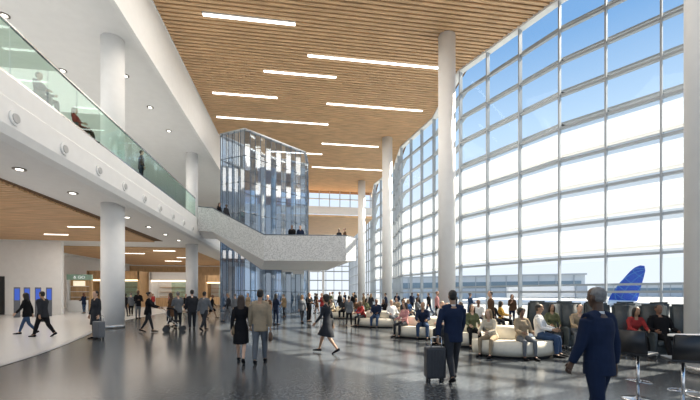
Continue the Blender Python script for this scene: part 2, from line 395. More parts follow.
def handbag(pt, hd, col='brown', w=0.3, h=0.24, drop=0.25, label=None):
    m = mat('leather_'+col, COLS[col], 0.5, noise=0.1, scale=12)
    e = empty('shoulder_bag', pt, label or col+' leather shoulder bag hanging from a strap', 'bag', rz=hd)
    bm = bmesh.new(); v = bmbox(bm, -.05, .05, -w/2, w/2, -drop-h, -drop)
    for q in v[4:]: q.co.y *= 0.82; q.co.x *= 0.6
    bmesh.ops.bevel(bm, geom=bm.edges[:], offset=0.025, segments=2, affect='EDGES')
    add('pouch', tomesh(bm, True), e, m)
    add('strap', strut([(0, -w*.36, -drop-.03), (0, -w*.2, -drop*.45), (0, 0, 0), (0, w*.2, -drop*.45), (0, w*.36, -drop-.03)], .009, 6), e, m)
    return e

D = math.radians
# --- near figures
x, y = gp(599, 4.15)
A = person(x, y, D(14), 'stroll', 'navy', 'navy', 'dark', 'grey', 'm', 'crop', 1.76, voxel=0.013, collar=True)
x, y = gp(453, 6.95)
A = person(x, y, D(-6), 'pull', 'navy', 'charcoal', 'tan', 'black', 'm', 'short', 1.75, voxel=0.015, collar=True, doing='pulling a suitcase')
suitcase(A['L'].x-.02, A['L'].y+.09, D(-4), col='charcoal', label='charcoal ribbed hard-shell suitcase pulled by its extended handle')
x, y = gp(241, 8.8)
B = person(x, y, D(2), 'walk2', 'black', 'black', 'light', 'brown', 'f', 'long', 1.66, 'dress', voxel=0.016, sleeves='long', doing='walking away with a shoulder bag')
handbag(B['shL']+Vector((-.03, 0, .05)), D(2), 'tan', drop=0.42, label='tan leather shoulder bag hanging at the hip')
x, y = gp(260, 8.75)
B = person(x, y, D(-2), 'stroll', 'beige', 'grey', 'tan', 'black', 'm', 'short', 1.78, voxel=0.016, doing='walking away')
handbag(B['R']+Vector((0.0, 0, 0)), D(0), 'brown', .36, .22, .05, 'brown leather holdall carried by the handle')
x, y = gp(327, 10.2)
B = person(x, y, D(62), 'walk', 'charcoal', 'black', 'tan', 'black', 'f', 'curly', 1.66, 'dress', voxel=0.018, doing='striding past')
handbag(B['shR']+Vector((0, 0, .05)), D(62), 'black', drop=.35)
x, y = gp(96, 13.4)
B = person(x, y, D(150), 'stand', 'charcoal', 'black', 'light', 'black', 'f', 'short', 1.76, 'coat', doing='waiting beside a suitcase')
suitcase(B['L'].x+.05, B['L'].y-.05, D(150), col='grey', label='grey hard-shell suitcase standing beside a person in a coat')
x, y = gp(27, 14.6)
B = person(x, y, D(100), 'walk', 'black', 'denim', 'light', 'black', 'f', 'long', 1.72)
x, y = gp(43, 13.9)
B = person(x, y, D(80), 'walk2', 'charcoal', 'black', 'tan', 'black', 'm', 'short', 1.78)
handbag(B['R'], D(80), 'black', .34, .24, .06, 'black carry bag held in one hand')
x, y = gp(148, 15.6)
ST = person(x, y, D(-82), 'push', 'black', 'charcoal', 'tan', 'black', 'f', 'bun', 1.74, doing='pushing a stroller')
x, y = gp(171, 18.2)
person(x, y, D(100), 'stroll', 'brown', 'black', 'light', 'brown', 'f', 'long', 1.7, 'coat')
x, y = gp(178, 17.0)
person(x, y, D(40), 'hold', 'grey', 'charcoal', 'light', 'grey', 'm', 'short', 1.75)
x, y = gp(192, 16.6)
person(x, y, D(20), 'stroll', 'charcoal', 'charcoal', 'light', 'black', 'm', 'short', 1.84, collar=True)
x, y = gp(204, 16.2)
person(x, y, D(-20), 'walk2', 'grey', 'charcoal', 'tan', 'black', 'm', 'short', 1.78, collar=True)

# stroller
rs = D(-82); dx, dy = cos(rs+pi/2), sin(rs+pi/2)
sx_, sy_ = (ST['R'].x+ST['L'].x)/2, (ST['R'].y+ST['L'].y)/2
e = empty('stroller', (sx_+dx*.02, sy_+dy*.02, 0), 'black folding baby stroller with canopy being pushed', 'stroller', rz=rs)
add('chassis', strut([(-.22, 0, 1.05), (-.22, .45, .5), (-.22, .85, .12)], .016), e, STEEL)
add('chassis', strut([(.22, 0, 1.05), (.22, .45, .5), (.22, .85, .12)], .016), e, STEEL)
add('rear_frame', strut([(-.22, .35, .62), (-.22, .2, .12), (.22, .2, .12), (.22, .35, .62)], .012), e, STEEL)
add('push_handle', strut([(-.22, 0, 1.05), (.22, 0, 1.05)], .018), e, BLACK)
bm = bmesh.new(); v = bmbox(bm, -.2, .2, .3, .72, .42, .5); v = bmbox(bm, -.2, .2, .24, .32, .45, .95); bmesh.ops.bevel(bm, geom=bm.edges[:], offset=.02, segments=2, affect='EDGES')
add('seat', tomesh(bm, True), e, cloth('charcoal'))
bm = bmesh.new()
secs = [((0, .30+.32*sin(a*.9), .78+.26*cos(a*.9)), .21, .03) for a in (-.2, .25, .7, 1.15, 1.55)]
loft(bm, secs, 10); add('canopy', tomesh(bm, True), e, cloth('black'))
for sx in (-1, 1):
    for yy in (.2, .85):
        bm = bmesh.new(); loft(bm, [((sx*.24-.015, yy, .12), .12, .12), ((sx*.24+.015, yy, .12), .12, .12)], 18); add('wheel', tomesh(bm), e, BLACK)

# ================= SEATING =================
def sofa(px, d, rad, a0, a1, label, h=0.80, n=20):
    cx, cy = gp(px, d); a0 = D(a0); a1 = D(a1)
    e = empty('curved_sofa', (cx, cy, 0), label, 'sofa', group='cream curved lounge sofas')
    def sweep(prof, inset=0.0, bev=.06):
        bm = bmesh.new(); rings = []
        for k in range(n+1):
            u = k/n; a = a0+inset+(a1-a0-2*inset)*u
            end = min(u, 1-u)*n; sq = 1.0 if end >= 3 else (.72+.28*math.sqrt(max(0, 1-(1-end/3)**2)))
            mp = sum(q[0] for q in prof)/len(prof); z0 = min(q[1] for q in prof)
            rings.append([bm.verts.new(((rad+mp+(pr-mp)*sq)*cos(a), (rad+mp+(pr-mp)*sq)*sin(a), z0+(pz-z0)*(.85+.15*sq))) for pr, pz in prof])
        for A_, B_ in zip(rings, rings[1:]):
            for i in range(len(prof)):
                j = (i+1) % len(prof); bm.faces.new([A_[i], A_[j], B_[j], B_[i]])
        bm.faces.new(rings[0][::-1]); bm.faces.new(rings[-1])
        bmesh.ops.bevel(bm, geom=[ed for ed in bm.edges if len(ed.link_faces) == 2 and ed.calc_face_angle(0) > 1.1], offset=bev, segments=4, affect='EDGES')
        return tomesh(bm, True)
    add('seat', sweep([(.42, .06), (-.22, .06), (-.22, .43), (.46, .44), (.48, .2)]), e, CREAM)
    add('backrest', sweep([(-.20, .05), (-.46, .05), (-.44, h-.04), (-.36, h), (-.24, h-.02), (-.20, h-.1)]), e, CREAM)
    add('plinth', sweep([(.34, 0.0), (-.38, 0.0), (-.38, .075), (.34, .075)], .06, .01), e, BLACK)
sofa(506, 10.4, .78, 190, 350, 'cream curved upholstered sofa with people seated on it')
sofa(466, 12.4, .85, 175, 300, 'cream curved upholstered sofa behind another sofa', h=.86)
sofa(424, 14.6, 1.0, 190, 345, 'cream curved upholstered sofa near a tall white column')
sofa(382, 19.0, 1.1, 180, 350, 'cream curved upholstered sofa in the middle of the hall')
sofa(400, 24.0, 1.1, 180, 350, 'cream curved upholstered sofa between white columns')
sofa(350, 25.0, 1.2, 180, 350, 'cream curved upholstered sofa close to the stair landing')
sofa(478, 16.8, .9, 180, 350, 'cream curved upholstered sofa beside the glazed wall')
def on_sofa(px, d, rad, ang, **k):
    cx, cy = gp(px, d); a = D(ang); R = rad+.10
    person(cx+R*cos(a), cy+R*sin(a), a-pi/2, **k)
on_sofa(506, 10.4, .78, 215, pose='sitlean', top='cream', bottom='beige', skin='light', hair='blonde', sex='f', style='long', h=1.64, wear='shirt', voxel=.016)
on_sofa(506, 10.4, .78, 264, pose='sit', top='beige', bottom='grey', skin='brown', hair='black', sex='f', style='curly', h=1.64, wear='jacket', voxel=.016)
on_sofa(506, 10.4, .78, 312, pose='sit', top='white', bottom='denim', skin='tan', hair='black', sex='m', style='short', h=1.76, wear='shirt', voxel=.016, look=.2)
on_sofa(466, 12.4, .85, 205, pose='sit', top='white', bottom='charcoal', skin='light', hair='brown', sex='m', style='short', h=1.74, wear='shirt')
on_sofa(466, 12.4, .85, 255, pose='sit', top='olive', bottom='black', skin='light', hair='brown', sex='f', style='long', h=1.68, wear='shirt')
on_sofa(424, 14.6, 1.0, 208, pose='sit', top='pink', bottom='charcoal', skin='light', hair='brown', sex='f', style='long', h=1.68, wear='shirt')
on_sofa(424, 14.6, 1.0, 248, pose='sitlean', top='navy', bottom='denim', skin='tan', hair='black', sex='m', style='short', h=1.76, wear='jacket')
on_sofa(424, 14.6, 1.0, 288, pose='sit', top='white', bottom='charcoal', skin='light', hair='grey', sex='m', style='short', h=1.76, wear='shirt')
on_sofa(424, 14.6, 1.0, 325, pose='sitback', top='black', bottom='black', skin='tan', hair='black', sex='f', style='bun', h=1.68, wear='jacket')
seq = [('red', 'charcoal', 'f'), ('navy', 'denim', 'm'), ('white', 'grey', 'm'), ('charcoal', 'navy', 'm'), ('black', 'denim', 'f'), ('beige', 'charcoal', 'm'), ('blue', 'navy', 'f'), ('grey', 'black', 'm'),
       ('cream', 'tan', 'f'), ('charcoal', 'black', 'm'), ('brown', 'denim', 'm'), ('olive', 'black', 'f'), ('pink', 'black', 'f'), ('white', 'navy', 'm'), ('black', 'charcoal', 'm'), ('mustard', 'black', 'f')]
k = 0
for (px, d, rad) in [(382, 19.0, 1.1), (400, 24.0, 1.1), (350, 25.0, 1.2), (478, 16.8, .9)]:
    for ang in (205, 243, 282, 322):
        t, b, sx = seq[k]; k += 1
        on_sofa(px, d, rad, ang, pose=['sit', 'sitlean', 'sit', 'sitback'][k % 4], top=t, bottom=b, skin=['light', 'tan', 'brown'][k % 3], hair=['black', 'brown', 'black', 'blonde'][k % 4], sex=sx,
                style='long' if sx == 'f' else 'short', h=1.68 if sx == 'f' else 1.77, wear='shirt' if k % 2 else 'jacket', voxel=.026)

def lounge_parts():
    parts = []
    parts.append(('seat_cushion', boxmesh(-.30, .30, -.28, .34, .30, .46, .05, 3), UPH))
    bm = bmesh.new(); v = bmbox(bm, -.37, .37, -.40, -.27, .12, 1.40)
    for q in v[4:]: q.co.y -= .16; q.co.x *= .90
    bmesh.ops.bevel(bm, geom=bm.edges[:], offset=.06, segments=4, affect='EDGES')
    parts.append(('backrest', tomesh(bm, True), UPH))
    for sx in (-1, 1):
        a, b = sorted((sx*.30, sx*.38)); parts.append(('armrest', boxmesh(a, b, -.34, .30, .12, .66, .03, 2), UPH))
    parts.append(('seat_base', boxmesh(-.32, .32, -.32, .28, .12, .31, .02, 2), UPH))
    for sx in (-1, 1):
        for sy in (-.28, .24): parts.append(('leg', cyl(.018, .022, 0, .13, 10, sx*.3, sy), STEEL))
    return parts
LP = lounge_parts()
def lounge(x, y, hd):
    e = empty('lounge_chair', (x, y, 0), 'dark slate high-back upholstered lounge chair with arms', 'chair', group='dark high-back lounge chairs', rz=hd)
    for n_, me, m in LP: add(n_, me, e, m)
    return e
for px, d in [(553, 11.4), (578, 10.9), (605, 10.45), (634, 10.0), (664, 9.6), (697, 9.2)]:
    x, y = gp(px, d); lounge(x, y, D(160))
for px, d in [(532, 14.4), (558, 14.0), (586, 13.5), (616, 13.0), (648, 12.5)]:
    x, y = gp(px, d); lounge(x, y, D(-14))
def in_chair(px, d, hd=160, **k):
    x, y = gp(px, d); person(x+sin(D(hd))*.10, y-cos(D(hd))*.10, D(hd), **k)
in_chair(553, 11.4, pose='sit', top='olive', bottom='charcoal', skin='tan', hair='black', sex='f', style='long', h=1.7, wear='shirt')
in_chair(578, 10.9, pose='sitlean', top='beige', bottom='grey', skin='light', hair='black', sex='m', style='short', h=1.76, wear='shirt')
in_chair(634, 10.0, pose='sitlean', top='red', bottom='black', skin='tan', hair='black', sex='f', style='long', h=1.7, wear='shirt')
in_chair(664, 9.6, pose='sitback', top='black', bottom='black', skin='brown', hair='black', sex='m', style='short', h=1.8, wear='jacket', voxel=.016)
def stool(x, y, hd):
    e = empty('bar_stool', (x, y, 0), 'black low-back bar stool on a chrome pedestal', 'stool', group='bar stools at the high table', rz=hd)
    add('base', lathe([(.22, 0), (.22, .012), (.19, .020), (.05, .03), (.03, .05)], 36), e, CHROME)
    add('pedestal', cyl(.025, .020, .05, .70, 20), e, CHROME)
    bm = bmesh.new()
    pts = [(.17*cos(t), .17*sin(t), .28) for t in [D(q) for q in range(0, 181, 15)]]
    for a, b in zip(pts, pts[1:]): rod(bm, a, b, .010)
    rod(bm, (-.17, 0, .28), (.17, 0, .28), .010); rod(bm, (0, 0, .28), (0, .17, .28), .01)
    add('footrest', tomesh(bm), e, CHROME)
    add('seat', boxmesh(-.20, .20, -.19, .20, .72, .765, .018, 3), e, BLACK)
    bm = bmesh.new(); v = bmbox(bm, -.20, .20, -.20, -.17, .75, 1.12)
    for q in v[4:]: q.co.y -= .07
    bmesh.ops.bevel(bm, geom=bm.edges[:], offset=.014, segments=2, affect='EDGES')
    add('backrest', tomesh(bm, True), e, BLACK)
stool(*gp(638, 5.75), D(-68))
stool(*gp(683, 5.2), D(-30))
tx, ty = gp(722, 5.9)
e = empty('high_table', (tx, ty, 0), 'high bar table with pale top and chrome pedestals', 'table', rz=D(-8))
add('table_top', boxmesh(-.62, .9, -.32, .32, .96, 1.0, .012, 2), e, WHITE)
for xx in (-.3, .65):
    add('pedestal', cyl(.035, .035, .03, .96, 20, xx, 0), e, CHROME)
    bm = bmesh.new(); cyl(.24, .22, 0, .03, 32, xx, 0, bm); add('base', tomesh(bm), e, CHROME)

# ================= CROWD =================
tops = ['navy', 'black', 'grey', 'charcoal', 'white', 'beige', 'olive', 'red', 'black', 'pink', 'denim', 'brown', 'charcoal', 'tan', 'navy', 'black']
bots = ['charcoal', 'black', 'navy', 'denim', 'grey', 'black']
def rnd(px, d, pose=None, hd=None, z=0.0, xy=None, vox=0.027, top=None):
    sex = random.choice('mf'); x, y = xy or gp(px, d)
    person(x, y, D(hd if hd is not None else random.uniform(0, 360)), pose or random.choice(['stand', 'walk', 'walk2', 'stroll', 'hold', 'phone']),
           top or random.choice(tops), random.choice(bots), random.choice(['light', 'light', 'tan', 'brown', 'dark']), random.choice(['black', 'brown', 'black', 'blonde', 'grey', 'auburn']),
           sex, random.choice(['long', 'bun', 'short', 'curly']) if sex == 'f' else random.choice(['short', 'crop']),
           random.uniform(1.58, 1.72) if sex == 'f' else random.uniform(1.70, 1.86), random.choice(['jacket', 'shirt', 'jacket', 'dress' if sex == 'f' else 'shirt']), z=z, voxel=vox)
for px, d in [(125, 26), (131, 26.8), (138, 24), (229, 21), (235, 22.2), (268, 18.5), (276, 19.2), (284, 25),
              (302, 20.5), (317, 30), (333, 33), (340, 28), (349, 17.5), (364, 30), (371, 27), (386, 29), (397, 31), (418, 28),
              (429, 27), (437, 20.5), (470, 22), (491, 14.6), (512, 19), (84, 30), (212, 24),
              (248, 26), (309, 21.2), (330, 30), (353, 35), (412, 32), (455, 27), (118, 31), (186, 29), (322, 24), (442, 30), (402, 38)]:
    rnd(px, d)
for px, d in [(345, 40), (355, 42), (315, 40), (298, 41), (240, 42), (153, 40), (170, 44), (282, 44), (310, 36), (368, 40)]:
    rnd(px, d, vox=.035)
MZ = 7.5
person(-8.3, 15.2, D(-80), 'sitback', 'red', 'black', 'light', 'brown', 'f', 'long', 1.7, 'shirt', z=MZ)
person(-8.3, 13.1, D(-95), 'sit', 'navy', 'black', 'tan', 'black', 'm', 'short', 1.76, 'shirt', z=MZ)
person(-8.2, 20.6, D(-60), 'stand', 'brown', 'black', 'light', 'brown', 'm', 'short', 1.78, 'jacket', z=MZ)
for (xx, yy, zz, hh, tp) in [(-.35, 26.6, 4.85, 170, 'black'), (.25, 26.65, 4.85, 190, 'navy'), (3.1, 26.5, 4.85, 150, 'charcoal'), (3.6, 27.0, 4.85, 100, 'brown')]:
    rnd(0, 0, 'stroll', hh, zz, (xx, yy), top=tp)
rnd(0, 0, 'stroll', 240, 7.14, (-6.0, 29.3), top='black'); rnd(0, 0, 'stroll', 240, 6.83, (-5.4, 28.9), top='charcoal')
for yy in (15.2, 13.1):
    e = empty('armchair', (-8.3-.12, yy, MZ), 'low dark armchair behind the glass balustrade', 'chair', rz=D(-85))
    add('seat', boxmesh(-.33, .33, -.3, .3, .1, .42, .05, 2), e, UPH); add('backrest', boxmesh(-.33, .33, -.42, -.28, .1, .8, .05, 2), e, UPH)
    for sx in (-1, 1): add('armrest', boxmesh(*sorted((sx*.33, sx*.42)), -.4, .28, .0, .6, .03, 2), e, UPH)
flush()

# ================= BUILDING =================
def struct(name, me, m, parent=None):
    return add(name, me, parent, m, kind=None if parent else 'structure')
ZC = 17.0
# folded curtain wall: straight facets between fold lines
PATH = [Vector(p) for p in [(11.9, 56), (10.9, 49.5), (11.9, 43), (10.9, 36.5), (11.9, 30), (11.2, 23.4), (13.6, 17.0), (16.9, 11.9), (21.5, 7.6), (28, 4.6)]]
def wallx(y):
    for a, b in zip(PATH, PATH[1:]):
        if b.y <= y <= a.y: return a.x+(b.x-a.x)*(a.y-y)/(a.y-b.y)
    return PATH[-1].x if y < PATH[-1].y else PATH[0].x
struct('floor', prism([(-40, -6), (32, -6), (32, 4)]+[(p.x+.15, p.y) for p in PATH[::-1]]+[(12.4, 90), (-40, 90)], -0.3, 0.0), TERR)
def cat(P_, t):
    n = len(P_)-1; k = min(int(t), n-1); u = t-k
    g = lambda i: Vector(P_[max(0, min(n, i))])
    p0, p1, p2, p3 = g(k-1), g(k), g(k+1), g(k+2)
    return 0.5*((2*p1)+(p2-p0)*u+(2*p0-5*p1+4*p2-p3)*u*u+(3*p1-p0-3*p2+p3)*u**3)
bnd = [(-6.2, 2), (-6.6, 7), (-7.1, 11), (-8.3, 15.5), (-9.9, 20.5), (-10.9, 28), (-11.2, 40), (-11.2, 60)]
db = [cat(bnd, i/6) for i in range(6*(len(bnd)-1)+1)]
struct('floor', prism([(-39, 1)]+[(p.x, p.y) for p in db]+[(-39, 61)], 0.0, 0.008), TERL)
bm = bmesh.new()
pv = None
for p in db:
    a = bm.verts.new((p.x-.06, p.y, .012)); b = bm.verts.new((p.x+.1, p.y, .012))
    if pv: bm.faces.new([pv[0], pv[1], b, a])
    pv = (a, b)
struct('trim_1', tomesh(bm), mat('inlay_metal', (.3, .34, .38), .3, .6, noise=.05))
bm = bmesh.new(); y_ = -4.0
while y_ < 53.6:
    xr = wallx(y_) if y_ > 5.1 else 26
    bmbox(bm, -7.45, xr-.1, y_, y_+.185, ZC, ZC+.16); y_ += .30
struct('ceiling', tomesh(bm), WOOD)
struct('ceiling', prism([(-7.7, -5), (30, -5)]+[(p.x+.5, p.y) for p in PATH[::-1]]+[(-7.7, 56)], ZC+.2, ZC+.5), DARKGAP)
struct('trim_2', boxmesh(-7.75, -7.45, -5, 54, ZC-.05, ZC+.4), WHITE)
for a, b in [((203,14),(295,24)), ((308,55),(438,68)), ((264,71),(336,77)), ((213,93),(277,97)), ((327,103),(422,111)), ((217,117),(328,124)), ((322,143),(378,147)), ((312,167),(382,170)), ((268,151),(322,154))]:
    pa, pb = gz(*a, ZC), gz(*b, ZC); yy = (pa[1]+pb[1])/2
    e = empty('linear_ceiling_light', ((pa[0]+pb[0])/2, yy, ZC-.02), 'long recessed linear light glowing in the slatted wood ceiling', 'ceiling light', 'linear ceiling lights')
    L = (pb[0]-pa[0])/2
    add('housing', boxmesh(-L-.03, L+.03, -.12, .12, 0.0, .18), e, WHITE)
    add('diffuser', boxmesh(-L, L, -.09, .09, -.03, .0), e, LAMP)
def column(cx, cy, z0, z1):
    e = empty('column', (cx, cy, z0), 'tall round white column rising to the ceiling', 'column', 'white round columns')
    add('shaft', lathe([(.5, 0.0), (.5, z1-z0)], 48), e, WHITE)
    add('base_ring', lathe([(.515, 0), (.515, .14), (.505, .15)], 48), e, STEEL)
for cx, cy in [(8.7, 6.35), (8.85, 20.4), (8.85, 34.7), (8.8, 48.6)]: column(cx, cy, 0, ZC)
for cx, cy in [(-8.85, 19.0), (-9.2, 33.6), (-9.2, 47.8)]: column(cx, cy, 0, 6.0); column(cx, cy, 7.5, 14.0)
bm = bmesh.new()
prof = [(-7.6, 7.5), (-7.6, 6.9), (-7.56, 6.85), (-7.56, 6.15), (-7.66, 5.92), (-7.9, 5.82), (-8.2, 5.82), (-8.3, 6.0), (-25.95, 6.0), (-25.95, 7.5)]
ra = [bm.verts.new((a, 1.0, b)) for a, b in prof]; rb = [bm.verts.new((a, 60.9, b)) for a, b in prof]
for i in range(len(prof)):
    j = (i+1) % len(prof); bm.faces.new([ra[i], ra[j], rb[j], rb[i]])
bm.faces.new(ra[::-1]); bm.faces.new(rb)
add('mezzanine_deck', tomesh(bm), None, WHITE, 'white mezzanine deck with rounded fascia carried on round columns', 'mezzanine')
struct('ceiling', boxmesh(-26, -7.7, 1, 62, 14.0, 14.25), SOFF)
struct('wall_bulkhead', boxmesh(-7.72, -7.5, 1, 54, 13.85, ZC+.2), WHITE)
yy = 8.85
while yy < 34:
    bm = bmesh.new()
    loft(bm, [((0, 0, 0), .20, .20), ((.05, 0, 0), .19, .19)], 28)
    e = empty('air_nozzle', (-7.56, yy, 6.42), 'round white air nozzle set in the mezzanine fascia', 'air vent', 'round air nozzles')
    add('flange', tomesh(bm), e, SOFF)
    bm = bmesh.new(); loft(bm, [((.045, 0, 0), .13, .13), ((.075, 0, 0), .12, .12)], 24); add('nozzle', tomesh(bm), e, mat('nozzle_grey', (.5, .5, .5), .5, noise=.03))
    yy += 2.1
e = empty('glass_balustrade', (-7.7, 0, 7.5), 'green tinted glass balustrade with steel handrail on the mezzanine edge', 'balustrade')
yy = 2.0
gm = boxmesh(-.012, .012, .02, 1.48, 0.04, 1.42)
while yy < 50:
    if not (28.6 < yy+.75 < 31.6):
        o = add('glass_panel', gm, e, GLR); o.location = (0, yy, 0)
    yy += 1.5
add('handrail', boxmesh(-.04, .04, 2, 29.0, 1.42, 1.50, .02, 2), e, STEEL)
add('handrail', boxmesh(-.04, .04, 32.0, 50, 1.42, 1.50, .02, 2), e, STEEL)
add('base_shoe', boxmesh(-.05, .05, 2, 29.0, 0, .1), e, STEEL)
bm = bmesh.new(); yy = 6.0
while yy < 31.6:
    xe = -10.9-.03*(yy-8)
    bmbox(bm, -25, xe, yy, yy+.19, 5.88, 5.97); yy += .30
for yy0 in range(36, 58, 1):
    for q in (0, .33, .66): bmbox(bm, -24, -10.2, yy0+q, yy0+q+.22, 5.90, 5.97)
struct('ceiling', tomesh(bm), WOOD)
bm = bmesh.new(); bmbox(bm, -25.1, -10.95, 6, 31.7, 5.975, 5.995); struct('ceiling', tomesh(bm), DARKGAP)
for (xx, yy, L) in [(-14, 14, 1.4), (-14.5, 18.5, 1.4), (-18, 22, 1.6), (-13.5, 25, 1.5), (-17, 28.5, 1.5), (-13, 38, 2), (-17, 41, 2), (-13, 45, 2), (-16, 50, 2)]:
    e = empty('linear_ceiling_light', (xx, yy, 5.86), 'short linear light glowing in the low slatted wood soffit', 'ceiling light', 'short soffit lights')
    add('diffuser', boxmesh(-L/2, L/2, -.06, .06, 0, .03), e, LAMP)
    add('housing', boxmesh(-L/2-.02, L/2+.02, -.08, .08, .025, .08), e, WHITE)
for zz, pts in ((13.97, [(-9.6, y0) for y0 in (9.6, 12.4, 15.5, 22, 25.5, 29, 36)]+[(-12.8, y0) for y0 in (11, 14.5, 18, 22)]), (5.97, [(-9.5, y0) for y0 in (14, 17, 22, 25, 28, 31)])):
    for xx, yy in pts:
        e = empty('downlight', (xx, yy, zz), 'small round recessed downlight with dark trim', 'ceiling light', 'round downlights')
        add('trim_ring', lathe([(.20, 0), (.20, .04)], 24), e, mat('trim_bronze', (.20, .18, .16), .4, .5, noise=.05))
        o = add('lamp', lathe([(.11, -.01), (.11, .01)], 20), e, LAMP)
struct('wall_left', boxmesh(-26.3, -26, 1, 62, -.0, 14.2), WHITE)
struct('wall_shop', boxmesh(-25.9, -18.6, 31.8, 32.1, 0, 5.81), WHITE)
struct('door_1', boxmesh(-25.6, -22.6, 31.72, 31.8, 0, 3.0), BLACK)
struct('wall_back', boxmesh(-26, -10, 61, 61.3, 0, 6.0), WOOD2)
struct('wall_upper_back', boxmesh(-26, -8, 61, 61.3, 7.5, 14.0), WHITE)
SCR = mat('screen_blue', (.03, .08, .42), .3, emit=.6, noise=0.0)
DK = mat('kiosk_grey', (.10, .11, .13), .4, noise=.05)
for i, (px, d) in enumerate([(17, 25), (27, 25.4), (38, 25.8), (49, 26.2)]):
    x, y = gp(px, d)
    e = empty('display_kiosk', (x, y, 0), 'slim freestanding dark kiosk with a glowing blue screen', 'screen', 'blue display kiosks', rz=D(36))
    add('stand', boxmesh(-.17, .17, -.05, .05, 0, 2.1, .012), e, DK)
    add('screen', boxmesh(-.13, .13, -.065, -.05, 1.2, 2.0), e, SCR)
x, y = gp(79, 33)
e = empty('snack_kiosk', (x, y, 0), 'wood and white shop kiosk with a small lit sign band', 'shop', rz=D(14))
add('sign_band', boxmesh(-.9, 1.0, -.1, .3, 2.9, 3.4), e, mat('sign_green', (.36, .55, .44), .5, noise=.05))
add('side_pier', boxmesh(-.9, -.7, -.1, .3, 0, 2.9), e, WHITE); add('side_pier', boxmesh(.8, 1.0, -.1, .3, 0, 2.9), e, WOOD2)
add('back_panel', boxmesh(-.7, .8, .22, .3, 0, 2.9), e, WOOD2)
add('counter', boxmesh(-.65, .75, -.6, -.1, 0, 1.05, .02), e, WHITE)
for q in range(3): add('shelf', boxmesh(-.68, .78, 0.0, .22, 1.3+q*.5, 1.34+q*.5), e, WHITE)
add('menu_screen', boxmesh(-.4, .5, -.12, -.10, 2.35, 2.8), e, mat('menu_warm', (.9, .8, .6), .5, emit=.8))
fc = bpy.data.curves.new('f', 'FONT'); fc.body = '& GO'; fc.size = .36; fc.extrude = .02; fc.align_x = 'CENTER'
to = bpy.data.objects.new('tmp', fc); COL.objects.link(to); bpy.context.view_layer.update()
tm = bpy.data.meshes.new_from_object(to.evaluated_get(bpy.context.evaluated_depsgraph_get())); bpy.data.objects.remove(to)
o = add('sign_lettering', tm, e, mat('letter_white', (.9, .9, .9), .5, emit=.4)); o.location = (.05, -.13, 3.02); o.rotation_euler = (pi/2, 0, 0)
WARM = mat('warm_light', (1, .78, .5), .5, emit=2.5)
for i, (x0, x1, yy, cm) in enumerate([(-24, -18.5, 46, WOOD2), (-18, -13.5, 48, WHITE), (-13, -9.9, 55, WOOD2)]):
    e = empty('shop_counter', ((x0+x1)/2, yy, 0), ['oak clad shop with warm lit shelves', 'white shop with warm lit shelves', 'oak clad kiosk with warm lit shelves'][i], 'shop')
    w = (x1-x0)/2
    add('header', boxmesh(-w, w, -.2, .3, 3.3, 4.3), e, cm); add('back_panel', boxmesh(-w, w, 2, 2.1, 0, 4), e, WHITE)
    for sx in (-1, 1): add('pier', boxmesh(sx*w-.15, sx*w+.15, -.2, 2, 0, 4.3), e, cm)
    add('counter', boxmesh(-w*.7, w*.7, -.3, .3, 0, 1.1, .02), e, WOOD2)
    add('light_strip', boxmesh(-w*.95, w*.95, -.25, -.2, 3.1, 3.28), e, WARM)
    add('shop_glazing', boxmesh(w*.1, w*.95, -.1, -.08, .1, 3.1), e, GLR)
    for q in range(3): add('shelf', boxmesh(-w*.8, w*.8, 1.6, 2.0, 1.2+q*.6, 1.25+q*.6), e, WOOD2)

# curtain wall bays, facet by facet
rowh = 1.70; wn = 0
for fa, fb in zip(PATH, PATH[1:]):
    LL = (fb-fa).length; nbay = max(2, round(LL/2.1))
    for i in range(nbay):
        a, b = fa.lerp(fb, i/nbay), fa.lerp(fb, (i+1)/nbay); t = (b-a); L = t.length; ang = math.atan2(t.y, t.x)
        bm = bmesh.new()
        bmbox(bm, -.035, .035, -.20, .08, 0, ZC+.2)          # mullion
        zz = 0.0; k = 0
        while zz < ZC:
            bmbox(bm, .035, L-.035, -.14, .06, zz, zz+.11)
            if k >= 1:
                bmbox(bm, -.02, L+.02, .20, .52, zz+.36, zz+.46)      # outside sunshade blade
                bmbox(bm, -.012, .012, .06, .4, zz+.38, zz+.42)
            zz += rowh; k += 1
        wn += 1
        o = struct('window_%d' % wn, tomesh(bm), FRAME)
        o.location = (a.x, a.y, 0); o.rotation_euler = (0, 0, ang)
        def pane(name, z0, z1, m):
            b2 = bmesh.new(); vs = [b2.verts.new(q) for q in ((.035, 0, z0), (L-.035, 0, z0), (L-.035, 0, z1), (.035, 0, z1))]; b2.faces.new(vs)
            add(name, tomesh(b2), o, m)
        pane('glass_pane', .11, rowh*1.9, GL); pane('fritted_glass_pane', rowh*2, rowh*6, GLF); pane('glass_pane', rowh*6, ZC, GL)
struct('trim_3', prism([(p.x+.2, p.y) for p in PATH]+[(p.x-.25, p.y-.0) for p in PATH[::-1]], ZC-.12, ZC+.2), WHITE)
struct('baseboard_right', prism([(p.x+.1, p.y) for p in PATH]+[(p.x-.22, p.y) for p in PATH[::-1]], 0, .14), FRAME)
